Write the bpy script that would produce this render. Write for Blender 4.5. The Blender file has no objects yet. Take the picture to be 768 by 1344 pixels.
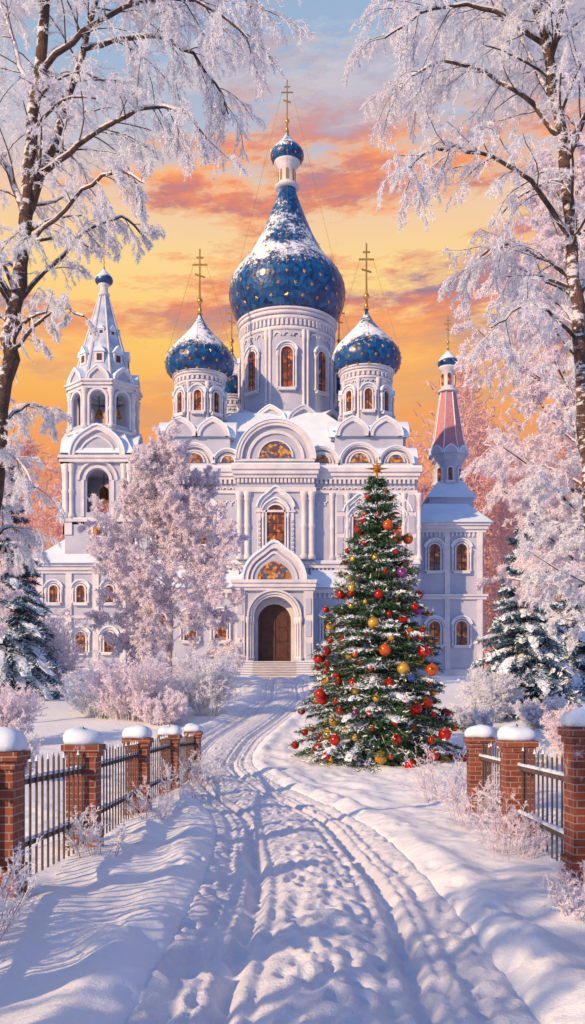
import bpy, math, random
import numpy as np
from mathutils import Matrix, Vector
random.seed(7); RNG=np.random.default_rng(7)
scene=bpy.context.scene
pi=math.pi

# ------------------------------------------------------------ helpers
def lin(r,g,b):
    def f(c):
        c/=255.0
        return c/12.92 if c<=0.04045 else ((c+0.055)/1.055)**2.4
    return (f(r),f(g),f(b),1)

def link(o,parent=None):
    scene.collection.objects.link(o)
    if parent: o.parent=parent
    return o
def empty(name,loc=(0,0,0)):
    e=bpy.data.objects.new(name,None); e.empty_display_size=0.3
    return link(e)

class NT:
    def __init__(s,tree): s.t=tree
    def n(s,typ,**kw):
        nd=s.t.nodes.new(typ)
        for k,v in kw.items(): setattr(nd,k,v)
        return nd
    def l(s,a,b): s.t.links.new(a,b)
    def math(s,op,a,b=None,clamp=False):
        nd=s.n('ShaderNodeMath',operation=op); nd.use_clamp=clamp
        for i,x in enumerate((a,b)):
            if x is None: continue
            if isinstance(x,(int,float)): nd.inputs[i].default_value=x
            else: s.l(x,nd.inputs[i])
        return nd.outputs[0]
    def mix(s,fac,a,b,mode='MIX'):
        nd=s.n('ShaderNodeMix',data_type='RGBA',blend_type=mode)
        for sock,x in ((nd.inputs[0],fac),(nd.inputs[6],a),(nd.inputs[7],b)):
            if isinstance(x,(int,float)): sock.default_value=x
            elif isinstance(x,tuple): sock.default_value=x if len(x)==4 else (*x,1)
            else: s.l(x,sock)
        return nd.outputs[2]
    def ramp(s,fac,stops,interp='LINEAR'):
        nd=s.n('ShaderNodeValToRGB'); cr=nd.color_ramp; cr.interpolation=interp
        while len(cr.elements)<len(stops): cr.elements.new(0.5)
        for e,(p,c) in zip(cr.elements,stops):
            e.position=p; e.color=c if isinstance(c,tuple) and len(c)==4 else ((*c,1) if isinstance(c,tuple) else (c,c,c,1))
        s.l(fac,nd.inputs[0]); return nd.outputs[0]
    def noise(s,scale,detail=4,vec=None,rough=0.5):
        nd=s.n('ShaderNodeTexNoise'); nd.inputs['Scale'].default_value=scale
        nd.inputs['Detail'].default_value=detail; nd.inputs['Roughness'].default_value=rough
        if vec is not None: s.l(vec,nd.inputs['Vector'])
        return nd.outputs['Fac']

def material(name,c1,c2=None,rough=0.7,scale=3,metal=0,bump=0,bscale=20,spec=None,emit=None,trans=0):
    m=bpy.data.materials.new(name); m.use_nodes=True
    t=NT(m.node_tree); b=m.node_tree.nodes['Principled BSDF']
    tc=t.n('ShaderNodeTexCoord').outputs['Object']
    b.inputs['Roughness'].default_value=rough; b.inputs['Metallic'].default_value=metal
    if spec is not None: b.inputs['Specular IOR Level'].default_value=spec
    c1=(*c1[:3],1); 
    if c2 is None: c2=tuple(x*0.75 for x in c1[:3])
    c2=(*c2[:3],1)
    f=t.ramp(t.noise(scale,5,tc,0.6),[(0.35,0.0),(0.65,1.0)])
    col=t.mix(f,c1,c2); t.l(col,b.inputs['Base Color'])
    if bump:
        bp=t.n('ShaderNodeBump'); bp.inputs['Strength'].default_value=bump; bp.inputs['Distance'].default_value=0.05
        t.l(t.noise(bscale,6,tc,0.65),bp.inputs['Height']); t.l(bp.outputs[0],b.inputs['Normal'])
    if emit:
        t.l(col,b.inputs['Emission Color']); b.inputs['Emission Strength'].default_value=emit
    return m
def frost_mat(name,c1,c2,scale,trans):
    m=bpy.data.materials.new(name); m.use_nodes=True
    t=NT(m.node_tree); nt=m.node_tree; nt.nodes.remove(nt.nodes['Principled BSDF'])
    tc=t.n('ShaderNodeTexCoord').outputs['Object']
    f=t.ramp(t.noise(scale,4,tc,0.6),[(0.35,0.0),(0.65,1.0)])
    col=t.mix(f,(*c1,1),(*c2,1))
    a=t.n('ShaderNodeBsdfDiffuse'); b=t.n('ShaderNodeBsdfTranslucent'); t.l(col,a.inputs[0]); t.l(col,b.inputs[0])
    mx=t.n('ShaderNodeMixShader'); mx.inputs[0].default_value=trans
    t.l(a.outputs[0],mx.inputs[1]); t.l(b.outputs[0],mx.inputs[2]); t.l(mx.outputs[0],nt.nodes['Material Output'].inputs[0])
    return m

# ------------------------------------------------------------ materials
def snow_mat(name,c1,c2,bump=0.4,fine=60):
    m=bpy.data.materials.new(name); m.use_nodes=True
    t=NT(m.node_tree); b=m.node_tree.nodes['Principled BSDF']
    tc=t.n('ShaderNodeTexCoord').outputs['Object']
    col=t.mix(t.ramp(t.noise(0.8,6,tc,0.6),[(0.3,0.0),(0.7,1.0)]),c1,c2); t.l(col,b.inputs['Base Color'])
    b.inputs['Roughness'].default_value=0.6; b.inputs['Specular IOR Level'].default_value=0.25
    bp=t.n('ShaderNodeBump'); bp.inputs['Strength'].default_value=bump; bp.inputs['Distance'].default_value=0.03
    h=t.math('ADD',t.noise(6,6,tc,0.7),t.math('MULTIPLY',t.noise(fine,3,tc,0.7),0.35))
    t.l(h,bp.inputs['Height']); t.l(bp.outputs[0],b.inputs['Normal'])
    return m
M_SNOW=snow_mat('snow_ground',(0.82,0.86,0.91),(0.77,0.82,0.89),0.6)
M_ROAD=snow_mat('packed_snow',(0.77,0.79,0.85),(0.62,0.66,0.76),1.0,40)
M_SNOWR=snow_mat('roof_snow',(0.76,0.84,0.93),(0.60,0.74,0.90),0.35,10)
M_PLAST=material('plaster_wall',(0.48,0.50,0.62),(0.38,0.41,0.54),0.8,0.7,bump=0.2,bscale=8)
M_TRIM=material('white_trim',(0.70,0.68,0.72),(0.55,0.54,0.62),0.75,1.3,bump=0.15,bscale=12)
M_GOLD=material('gold',(0.80,0.47,0.12),(0.62,0.32,0.08),0.32,5,metal=0.85)
M_DOOR=material('dark_wood_door',(0.10,0.035,0.02),(0.05,0.018,0.012),0.5,4)
M_DARK=material('dark_interior',(0.10,0.06,0.06),(0.06,0.04,0.05),0.9,2)
M_STONE=material('stone_steps',(0.40,0.38,0.43),(0.31,0.30,0.36),0.8,3)
def bark_mat():
    m=material('birch_bark',(0.15,0.085,0.065),(0.05,0.032,0.03),0.9,9,bump=0.9,bscale=28)
    t=NT(m.node_tree); b=m.node_tree.nodes['Principled BSDF']
    old=b.inputs['Base Color'].links[0].from_socket
    g=t.n('ShaderNodeNewGeometry'); s=t.n('ShaderNodeSeparateXYZ'); t.l(g.outputs['Normal'],s.inputs[0])
    tc=t.n('ShaderNodeTexCoord').outputs['Object']
    mp=t.n('ShaderNodeMapping'); mp.inputs['Scale'].default_value=(5,5,11); t.l(tc,mp.inputs[0])
    a=t.math('ADD',t.noise(1.0,6,mp.outputs[0],.7),t.math('ADD',t.math('MULTIPLY',s.outputs[2],.5),t.math('MULTIPLY',s.outputs[0],-.07)))
    t.l(t.mix(t.ramp(a,[(.54,0.0),(.60,1.0)]),old,(.76,.76,.84,1)),b.inputs['Base Color'])
    return m
M_BARK=bark_mat()
M_TWIG=material('frosted_twig',(0.60,0.50,0.54),(0.34,0.25,0.28),0.9,4)
M_FROST=frost_mat('frost',(0.91,0.93,0.96),(0.86,0.87,0.94),0.9,.42)
M_FROSTP=frost_mat('pink_frost',(0.94,0.91,0.95),(0.90,0.84,0.91),0.5,.42)
M_GREEN=material('fir_needles',(0.04,0.12,0.045),(0.02,0.065,0.03),0.7,3)
M_BLUEG=material('blue_spruce_needles',(0.035,0.13,0.19),(0.02,0.08,0.14),0.7,2)
M_NSNOW=material('bough_snow',(0.80,0.86,0.94),(0.66,0.77,0.90),0.7,2)
M_IRON=material('weathered_picket',(0.13,0.085,0.075),(0.07,0.045,0.045),0.7,12)
M_BELL=material('bronze_bell',(0.45,0.25,0.08),(0.3,0.15,0.05),0.35,4,metal=0.9)
M_TENTP=material('pink_tiles',(0.56,0.24,0.25),(0.44,0.19,0.23),0.6,4)
M_TENTB=material('slate_blue_tiles',(0.30,0.40,0.56),(0.58,0.66,0.78),0.6,1.6)
M_DIST=frost_mat('distant_haze_frost',(0.86,0.62,0.56),(0.78,0.54,0.56),0.12,.4)  # warm haze of the far tree line is put into this peach colour
M_ORN=[material('ornament_'+n,c,tuple(x*0.85 for x in c),0.16,3,metal=0.35) for n,c in
   (('red',(0.55,0.015,0.012)),('gold',(0.75,0.42,0.06)),('orange',(0.75,0.12,0.02)),('blue',(0.04,0.12,0.5)),('violet',(0.3,0.04,0.3)))]

def glass_mat():
    m=bpy.data.materials.new('amber_window'); m.use_nodes=True
    t=NT(m.node_tree); b=m.node_tree.nodes['Principled BSDF']
    tc=t.n('ShaderNodeTexCoord').outputs['Object']
    v=t.n('ShaderNodeTexVoronoi'); v.inputs['Scale'].default_value=4.5; t.l(tc,v.inputs['Vector'])
    s=t.n('ShaderNodeSeparateColor'); t.l(v.outputs['Color'],s.inputs[0])
    col=t.ramp(s.outputs[0],[(0.0,(0.10,0.035,0.02)),(0.45,(0.24,0.07,0.025)),(0.78,(0.48,0.18,0.05)),(0.92,(0.08,0.06,0.10))],'CONSTANT')
    t.l(col,b.inputs['Base Color']); b.inputs['Roughness'].default_value=0.15
    t.l(col,b.inputs['Emission Color']); b.inputs['Emission Strength'].default_value=0.22
    return m
M_GLASS=glass_mat()
def mosaic_mat():
    m=bpy.data.materials.new('icon_mosaic'); m.use_nodes=True
    t=NT(m.node_tree); b=m.node_tree.nodes['Principled BSDF']
    tc=t.n('ShaderNodeTexCoord').outputs['Object']
    v=t.n('ShaderNodeTexVoronoi'); v.inputs['Scale'].default_value=5.5; t.l(tc,v.inputs['Vector'])
    s=t.n('ShaderNodeSeparateColor'); t.l(v.outputs['Color'],s.inputs[0])
    col=t.ramp(s.outputs[1],[(0.0,(0.07,0.09,0.16)),(0.35,(0.36,0.15,0.04)),(0.6,(0.16,0.05,0.04)),(0.8,(0.55,0.28,0.08))],'CONSTANT')
    t.l(col,b.inputs['Base Color']); b.inputs['Roughness'].default_value=0.4
    return m
M_MOS=mosaic_mat()
def brick_mat():
    m=bpy.data.materials.new('red_brick'); m.use_nodes=True
    t=NT(m.node_tree); b=m.node_tree.nodes['Principled BSDF']
    tc=t.n('ShaderNodeTexCoord').outputs['Object']
    s=t.n('ShaderNodeSeparateXYZ'); t.l(tc,s.inputs[0])
    c=t.n('ShaderNodeCombineXYZ'); t.l(t.math('ADD',s.outputs[0],s.outputs[1]),c.inputs[0]); t.l(s.outputs[2],c.inputs[1])
    br=t.n('ShaderNodeTexBrick'); t.l(c.outputs[0],br.inputs['Vector'])
    br.inputs['Color1'].default_value=(0.27,0.058,0.028,1); br.inputs['Color2'].default_value=(0.12,0.027,0.018,1)
    br.inputs['Mortar'].default_value=(0.33,0.25,0.23,1); br.inputs['Scale'].default_value=1.0
    br.inputs['Mortar Size'].default_value=0.006; br.inputs['Brick Width'].default_value=0.19; br.inputs['Row Height'].default_value=0.068
    col=t.mix(t.ramp(t.noise(14,5,tc,0.7),[(0.4,0.0),(0.75,0.6)]),br.outputs['Color'],(0.30,0.11,0.065,1))
    col=t.mix(t.ramp(t.noise(5,6,tc,0.75),[(0.60,0.0),(0.70,0.75)]),col,(0.75,0.74,0.8,1))
    t.l(col,b.inputs['Base Color']); b.inputs['Roughness'].default_value=0.85
    bp=t.n('ShaderNodeBump'); bp.inputs['Strength'].default_value=0.8; bp.inputs['Distance'].default_value=0.012; bp.invert=True
    t.l(t.math('SUBTRACT',br.outputs['Fac'],t.math('MULTIPLY',t.noise(30,4,tc,.7),.5)),bp.inputs['Height']); t.l(bp.outputs[0],b.inputs['Normal'])
    return m
M_BRICK=brick_mat()
def dome_mat():
    m=bpy.data.materials.new('blue_dome'); m.use_nodes=True
    t=NT(m.node_tree); b=m.node_tree.nodes['Principled BSDF']
    tc=t.n('ShaderNodeTexCoord').outputs['Object']; g=t.n('ShaderNodeNewGeometry')
    s=t.n('ShaderNodeSeparateXYZ'); t.l(g.outputs['Normal'],s.inputs[0])
    n1=t.noise(0.55,4,tc,0.6); n2=t.noise(3.6,7,tc,0.85)
    a=t.math('ADD',s.outputs[2],t.math('MULTIPLY',t.math('SUBTRACT',n1,0.5),1.5))
    a=t.math('ADD',a,t.math('MULTIPLY',t.math('SUBTRACT',n2,0.5),2.4))
    a=t.math('ADD',a,t.math('MULTIPLY',s.outputs[0],-0.20))
    mask=t.ramp(a,[(0.38,0.0),(0.58,1.0)])
    v=t.n('ShaderNodeTexVoronoi'); v.inputs['Scale'].default_value=3.2; t.l(tc,v.inputs['Vector'])
    s2=t.n('ShaderNodeSeparateColor'); t.l(v.outputs['Color'],s2.inputs[0])
    blue=t.ramp(s2.outputs[0],[(0.0,(0.003,0.026,0.11)),(0.5,(0.005,0.055,0.19)),(1.0,(0.012,0.12,0.31))])
    col=t.mix(mask,blue,(0.78,0.84,0.93,1)); t.l(col,b.inputs['Base Color'])
    t.l(t.math('ADD',t.math('MULTIPLY',mask,0.35),0.3),b.inputs['Roughness'])
    bp=t.n('ShaderNodeBump'); bp.inputs['Strength'].default_value=0.5; bp.inputs['Distance'].default_value=0.08
    t.l(t.math('ADD',mask,t.math('MULTIPLY',v.outputs['Distance'],0.6)),bp.inputs['Height']); t.l(bp.outputs[0],b.inputs['Normal'])
    return m
M_DOME=dome_mat()
CM=[M_PLAST,M_TRIM,M_SNOWR,M_GLASS,M_GOLD,M_DOME,M_DOOR,M_DARK,M_STONE,M_MOS,M_TENTP,M_TENTB,M_BELL]
PL,TR,SN,GL,GO,DO,DR,DK,ST,MO,TP,TB,BE=range(13)

# ------------------------------------------------------------ building mesh builder
class MB:
    def __init__(s,mats=CM): s.V=[];s.F=[];s.FM=[];s.FS=[];s.M=Matrix.Identity(4);s.mats=mats
    def v(s,x,y,z):
        p=s.M@Vector((x,y,z)); s.V.append((p.x,p.y,p.z)); return len(s.V)-1
    def f(s,idx,mat,sm=False): s.F.append(tuple(idx)); s.FM.append(mat); s.FS.append(sm)
    def box(s,x0,x1,y0,y1,z0,z1,mat,top=None,tin=0):
        a=[s.v(x,y,z0) for x,y in((x0,y0),(x1,y0),(x1,y1),(x0,y1))]
        b=[s.v(x,y,z1) for x,y in((x0+tin,y0+tin),(x1-tin,y0+tin),(x1-tin,y1-tin),(x0+tin,y1-tin))]
        for i in range(4): s.f((a[i],a[(i+1)%4],b[(i+1)%4],b[i]),mat)
        s.f(a[::-1],mat); s.f(b,mat if top is None else top)
    def hip(s,x0,x1,y0,y1,z0,z1,ins,mat,insy=None):
        insy=ins if insy is None else insy
        a=[s.v(x,y,z0) for x,y in((x0,y0),(x1,y0),(x1,y1),(x0,y1))]
        b=[s.v(x,y,z1) for x,y in((x0+ins,y0+insy),(x1-ins,y0+insy),(x1-ins,y1-insy),(x0+ins,y1-insy))]
        for i in range(4): s.f((a[i],a[(i+1)%4],b[(i+1)%4],b[i]),mat)
        s.f(b,mat); s.f(a[::-1],mat)
    def lathe(s,cx,cy,prof,seg,mat,sm=True,ph=0,caps=True):
        rings=[]
        for r,z in prof:
            rings.append([s.v(cx+r*math.cos(ph+2*pi*i/seg),cy+r*math.sin(ph+2*pi*i/seg),z) for i in range(seg)])
        for a,b in zip(rings,rings[1:]):
            for i in range(seg): j=(i+1)%seg; s.f((a[i],a[j],b[j],b[i]),mat,sm)
        if caps: s.f(rings[0][::-1],mat); s.f(rings[-1],mat)
    def prism(s,poly,y0,y1,mat,side=None):
        a=[s.v(x,y0,z) for x,z in poly]; b=[s.v(x,y1,z) for x,z in poly]; n=len(poly)
        s.f(a,mat); s.f(b[::-1],mat)
        for i in range(n): j=(i+1)%n; s.f((a[j],a[i],b[i],b[j]),side if side is not None else mat)
    def ring(s,cx,cz,ri,ro,y0,y1,mat,a0=0,a1=pi,seg=20,og=0):
        P=[]
        for i in range(seg+1):
            a=a0+(a1-a0)*i/seg; c,sn=math.cos(a),math.sin(a)
            k=og*math.exp(-(c/0.28)**2)
            P.append([s.v(cx+r*c,y,cz+r*sn+k*r) for r,y in((ri,y0),(ro,y0),(ro,y1),(ri,y1))])
        for p,q in zip(P,P[1:]):
            for i in range(4): j=(i+1)%4; s.f((p[i],p[j],q[j],q[i]),mat)
        s.f(P[0],mat); s.f(P[-1][::-1],mat)
    def half(s,cx,cz,r,y0,y1,mat,seg=20,og=0):
        poly=[]
        for i in range(seg+1):
            a=pi*i/seg; c=math.cos(a); poly.append((cx+r*c,cz+r*math.sin(a)+og*r*math.exp(-(c/0.28)**2)))
        s.prism(poly,y0,y1,mat)
    def archpoly(s,cx,zb,w,h,seg=10):
        r=w/2; zs=zb+h-r
        return [(cx-r,zb),(cx+r,zb)]+[(cx+r*math.cos(pi*i/seg),zs+r*math.sin(pi*i/seg)) for i in range(seg+1)]
    def panel(s,x0,x1,z0,z1,y0,y1,cx,w,zb,h,mat,seg=10):
        """wall panel with a real arched opening"""
        r=w/2; zs=zb+h-r
        s.box(x0,cx-r,y0,y1,z0,z1,mat); s.box(cx+r,x1,y0,y1,z0,z1,mat)
        if zb>z0+0.01: s.box(cx-r,cx+r,y0,y1,z0,zb,mat)
        pts=[(cx+r*math.cos(pi*i/seg),zs+r*math.sin(pi*i/seg)) for i in range(seg+1)]
        for (xa,za),(xb,zb2) in zip(pts,pts[1:]):
            s.prism([(xb,zb2),(xa,za),(xa,z1),(xb,z1)],y0,y1,mat)
    def window(s,cx,zb,w,h,y,orn=1,gl=GL):
        r=w/2; zs=zb+h-r
        s.prism(s.archpoly(cx,zb,w,h),y-0.03,y+0.05,gl)
        s.ring(cx,zs,r,r+0.10,y-0.16,y,TR,seg=12)
        for sg in(-1,1):
            xa,xb=sorted((cx+sg*r,cx+sg*(r+0.10))); s.box(xa,xb,y-0.16,y,zb,zs,TR)
        s.box(cx-0.025,cx+0.025,y-0.07,y-0.031,zb,zs+r,DR)
        nb=max(2,int(h/0.55))
        for i in range(1,nb): z=zb+h*i/nb; s.box(cx-r,cx+r,y-0.065,y-0.032,z-0.02,z+0.02,DR)
        s.box(cx-r-0.2,cx+r+0.2,y-0.26,y,zb-0.14,zb-0.002,TR)
        s.box(cx-r-0.19,cx+r+0.19,y-0.27,y-0.02,zb,zb+0.05,SN)
        if orn:
            o=r+0.32
            s.ring(cx,zs,r+0.16,o,y-0.12,y,TR,seg=14,og=0.12 if orn>1 else 0)
            s.ring(cx,zs,o+0.002,o+0.08,y-0.24,y,SN,pi*0.08,pi*0.92,14,og=0.12 if orn>1 else 0)
            for sg in(-1,1):
                s.lathe(cx+sg*(r+0.24),y-0.1,[(0.10,zb-0.0),(0.10,zb+0.15),(0.07,zb+0.2),(0.07,zs-0.3),(0.11,zs-0.22),(0.11,zs)],8,TR)
        if orn>1:
            o=r+0.62
            s.box(cx-o,cx+o,y-0.10,y,zb-0.5,zb-0.2,TR)
            for sg in(-1,1):
                xa,xb=sorted((cx+sg*(r+0.40),cx+sg*o)); s.box(xa,xb,y-0.09,y,zb-0.2,zs+0.1,TR)
                n=int((zs-zb)/0.3)
                for i in range(n): s.box(xa+0.04,xb-0.04,y-0.15,y-0.091,zb+i*0.3,zb+i*0.3+0.16,PL)
            s.box(cx-o-.1,cx+o+.1,y-0.16,y,zs+0.1,zs+0.24,TR)
            s.ring(cx,zs+0.25,r+0.40,o,y-0.13,y,TR,0,pi,18,og=0.25)
            s.ring(cx,zs+0.25,o+0.002,o+0.10,y-0.26,y,SN,pi*0.05,pi*0.95,18,og=0.25)
    def obj(s,name,parent=None):
        me=bpy.data.meshes.new(name); me.from_pydata(s.V,[],s.F)
        for m in s.mats: me.materials.append(m)
        me.polygons.foreach_set('material_index',s.FM); me.polygons.foreach_set('use_smooth',s.FS); me.update()
        return link(bpy.data.objects.new(name,me),parent)

def cross(mb,cx,cy,z0,h,wires=0,rw=0,zw=0):
    t=max(0.03,h*0.012)
    mb.lathe(cx,cy,[(h*.04,z0-.02),(h*.022,z0+h*.08),(h*.012,z0+h*.14)],8,GO)
    mb.lathe(cx,cy,[(0.01,z0+h*.14),(h*.036,z0+h*.17),(h*.046,z0+h*.20),(h*.036,z0+h*.23),(0.01,z0+h*.26)],10,GO)
    mb.box(cx-t,cx+t,cy-t,cy+t,z0+h*.25,z0+h,GO)
    for w,z in((.115,.76),(.055,.87)): mb.box(cx-h*w,cx+h*w,cy-t*.8,cy+t*.8,z0+h*z-t,z0+h*z+t,GO)
    a=[mb.v(cx+x,cy+y,z0+h*zz) for y in(-t*.8,t*.8) for x,zz in((-h*.075,.60),(h*.075,.555),(h*.075,.58),(-h*.075,.625))]
    mb.f(a[:4],GO); mb.f(a[4:][::-1],GO); mb.f((a[3],a[2],a[6],a[7]),GO); mb.f((a[0],a[1],a[5],a[4]),GO)
    if wires:
        for ang in(pi,0,pi*.5,pi*1.5):
            p0=Vector((cx+h*.10*math.cos(ang),cy,z0+h*.76)); p1=Vector((cx+rw*math.cos(ang),cy+rw*math.sin(ang),zw))
            w=0.010
            q=[mb.v(*(p0+Vector((w,0,0)))),mb.v(*(p0-Vector((w,0,0)))),mb.v(*(p1-Vector((w,0,0)))),mb.v(*(p1+Vector((w,0,0))))]; mb.f(q,GO)
            q=[mb.v(*(p0+Vector((0,w,0)))),mb.v(*(p0-Vector((0,w,0)))),mb.v(*(p1-Vector((0,w,0)))),mb.v(*(p1+Vector((0,w,0))))]; mb.f(q,GO)

def interp_prof(prof,n):
    P=np.array(prof,float); t=np.r_[0,np.cumsum(np.hypot(*np.diff(P,axis=0).T))]
    out=[]
    for u in np.linspace(0,t[-1]-1e-6,n):
        i=int(np.searchsorted(t,u,side='right')-1); i=min(i,len(P)-2)
        a=P[max(i-1,0)];b=P[i];c=P[i+1];d=P[min(i+2,len(P)-1)]; k=(u-t[i])/(t[i+1]-t[i])
        q=0.5*((2*b)+(-a+c)*k+(2*a-5*b+4*c-d)*k*k+(-a+3*b-3*c+d)*k**3)
        out.append((max(q[0],0.01),q[1]))
    return out
def stars(mb,cx,cy,prof,rows,size,mat=GO):
    P=np.array(prof)
    for (fi,n,off) in rows:
        i=int(fi*(len(P)-1)); i=max(1,min(i,len(P)-2)); r,z=P[i]; dr,dz=P[i+1]-P[i-1]
        L=math.hypot(dr,dz); nr,nz=dz/L,-dr/L
        for k in range(n):
            a=2*pi*(k+off)/n; N=Vector((nr*math.cos(a),nr*math.sin(a),nz)); Tn=Vector((-math.sin(a),math.cos(a),0)); U=N.cross(Tn)
            c=Vector((cx+r*math.cos(a),cy+r*math.sin(a),z))+N*0.05
            idx=[]
            for j in range(10):
                rr=size if j%2==0 else size*0.42; an=2*pi*j/10+pi/2
                idx.append(mb.v(*(c+Tn*rr*math.cos(an)-U*rr*math.sin(an))))
            ci=mb.v(*(c+N*0.04))
            for j in range(10): mb.f((ci,idx[j],idx[(j+1)%10]),mat)

ONION=[(0.80,-0.42),(0.93,-0.30),(0.99,-0.14),(1.0,0.0),(0.96,0.17),(0.87,0.33),(0.74,0.48),(0.57,0.66),(0.40,0.84),(0.24,1.03),(0.12,1.22),(0.05,1.38),(0.03,1.48)]
ONIONC=[(0.76,-0.56),(0.87,-0.45),(0.95,-0.30),(0.99,-0.13),(1.0,0.0),(0.965,0.17),(0.885,0.32),(0.785,0.45),(0.665,0.58),(0.55,0.78),(0.445,0.98),(0.335,1.24),(0.235,1.50),(0.165,1.70),(0.145,1.80)]

def drum(mb,cx,cy,r,z0,z1,nw,ww,wh,wz,ph,orn=1,seg=40):
    mb.lathe(cx,cy,[(r*1.10,z0),(r*1.10,z0+.25),(r*1.02,z0+.35),(r,z0+.5),(r,z1)],seg,PL)
    H=z1-z0
    for a,b,k in((.80,.83,.08),(.90,.93,.10),(.945,.975,.18),(.98,1.0,.28)):
        mb.lathe(cx,cy,[(r*1.001,z0+H*a-.02),(r+k,z0+H*a),(r+k,z0+H*b),(r*1.001,z0+H*b+.02)],seg,TR,caps=False)
    nd=int(2*pi*r/0.32)
    old=mb.M.copy()
    for k in range(nd):
        mb.M=old@Matrix.Translation((cx,cy,0))@Matrix.Rotation(2*pi*k/nd,4,'Z')
        mb.box(-.07,.07,-r-.13,-r+.02,z0+H*.84,z0+H*.895,TR)
    for k in range(nw):
        mb.M=old@Matrix.Translation((cx,cy,0))@Matrix.Rotation(ph+2*pi*k/nw,4,'Z')
        mb.window(0,wz,ww,wh,-r*math.cos(ww/2/r)-0.02,orn)
        mb.M=old@Matrix.Translation((cx,cy,0))@Matrix.Rotation(ph+2*pi*(k+.5)/nw,4,'Z')
        for dx in((-.16,.16) if r>2.5 else (0,)):
            mb.lathe(dx,-r-.03,[(.15,z0+.35),(.15,z0+.55),(.10,z0+.62),(.10,z0+H*.7),(.16,z0+H*.74),(.16,z0+H*.80)],8,TR)
    na=nw*4
    for k in range(na):
        mb.M=old@Matrix.Translation((cx,cy,0))@Matrix.Rotation(2*pi*k/na,4,'Z')
        rr=pi*r/na*.85; mb.ring(0,z0+H*.74-0.0,rr*.7,rr,-r-.09,-r+.04,TR,0,pi,6)
    mb.M=old

# ------------------------------------------------------------ terrain
def vn(x,y,seed):
    xi=np.floor(x);yi=np.floor(y);fx=x-xi;fy=y-yi;fx=fx*fx*(3-2*fx);fy=fy*fy*(3-2*fy)
    def h(a,b):
        q=np.sin(a*127.1+b*311.7+seed*17.3)*43758.5453; return q-np.floor(q)
    return (h(xi,yi)*(1-fx)+h(xi+1,yi)*fx)*(1-fy)+(h(xi,yi+1)*(1-fx)+h(xi+1,yi+1)*fx)*fy
def sst(a,b,x):
    t=np.clip((x-a)/(b-a),0,1); return t*t*(3-2*t)
RY=np.array([-20,0,5.2,8,11,14.5,18.6,23,27,31,36,42,50,57,60,80.]); RX=np.array([0.15,.16,0.20,.24,.20,-.02,-.75,-1.6,-2.25,-2.15,-1.35,-.30,-.35,-1.0,-1.15,-1.15])
def roadx(y):
    a=0
    for o in(-1.4,-.7,0,.7,1.4): a=a+np.interp(y+o,RY,RX)
    return a/5
fr=random.Random(3)
FOOT=[]
for i in range(560):
    y=4+fr.random()**1.3*26; side=fr.choice((-1,1))
    ox=fr.gauss(0,.2) if fr.random()<.55 else fr.gauss(side*.95,.25)
    FOOT.append((float(roadx(np.array(y)))+ox,y,fr.uniform(.05,.075),fr.uniform(.11,.15),fr.uniform(.02,.04)))
def hgt(x,y,foot=True):
    x=np.asarray(x,float);y=np.asarray(y,float)
    t=np.clip((y-21)/37,0,1); z=3.6*t*t*(3-2*t)
    s=x-roadx(y); a=np.abs(s)
    side=sst(1.15,2.0,a)
    far=1-sst(60,200,y)
    z=z+side*(-0.10+0.18*vn(x*.55+3,y*.35,1)+0.13*vn(x*1.5,y*.9+s*.9,2)+.08*vn(x*3.2,y*1.8+s*1.5,3)+.025*vn(x*9,y*8,5))*far
    z=z+.13*np.exp(-((a-1.35)/.25)**2)*(0.5+vn(x*2.2,y*1.5,4))*far
    z=z+(1-side)*(.022*vn(x*5,y*4,6)+.022*vn(x*12,y*9,8)+.014*vn(x*22,y*16,12))
    w=.03*np.sin(y*.9)
    for c,wd,dp in((-.58,.075,.115),(.56,.075,.115),(-.40,.04,.04),(.37,.045,.04),(.86,.06,.045),(-.86,.06,.045),(-.74,.03,.03),(.72,.03,.03)):
        z=z-dp*np.exp(-((s-c-w)/wd)**2)*(0.75+.5*vn(x*3,y*4,9))
    z=z+.03*np.exp(-((s)/.22)**2)
    z=z+sst(2.0,3.2,x)*.03*(1-sst(10,16,y))
    z=z+ .02*np.clip(a-14,0,60)*sst(15,40,y)
    if foot and x.ndim==2:
        yc=y[:,0]
        for fx,fy,rx,ry,dp in FOOT:
            i0,i1=np.searchsorted(yc,(fy-.45,fy+.45))
            if i1<=i0: continue
            xr=x[i0:i1]; yr_=y[i0:i1]; m=np.abs(xr-fx)<.3
            q=((xr[m]-fx)/rx)**2+((yr_[m]-fy)/ry)**2
            zz=z[i0:i1]; zz[m]+= -dp*np.exp(-q*q)+dp*.3*np.exp(-((np.sqrt(q)-1.5)/.35)**2)
    return z
def H(x,y): return float(hgt(np.array([x]),np.array([y]),foot=False)[0])

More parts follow.
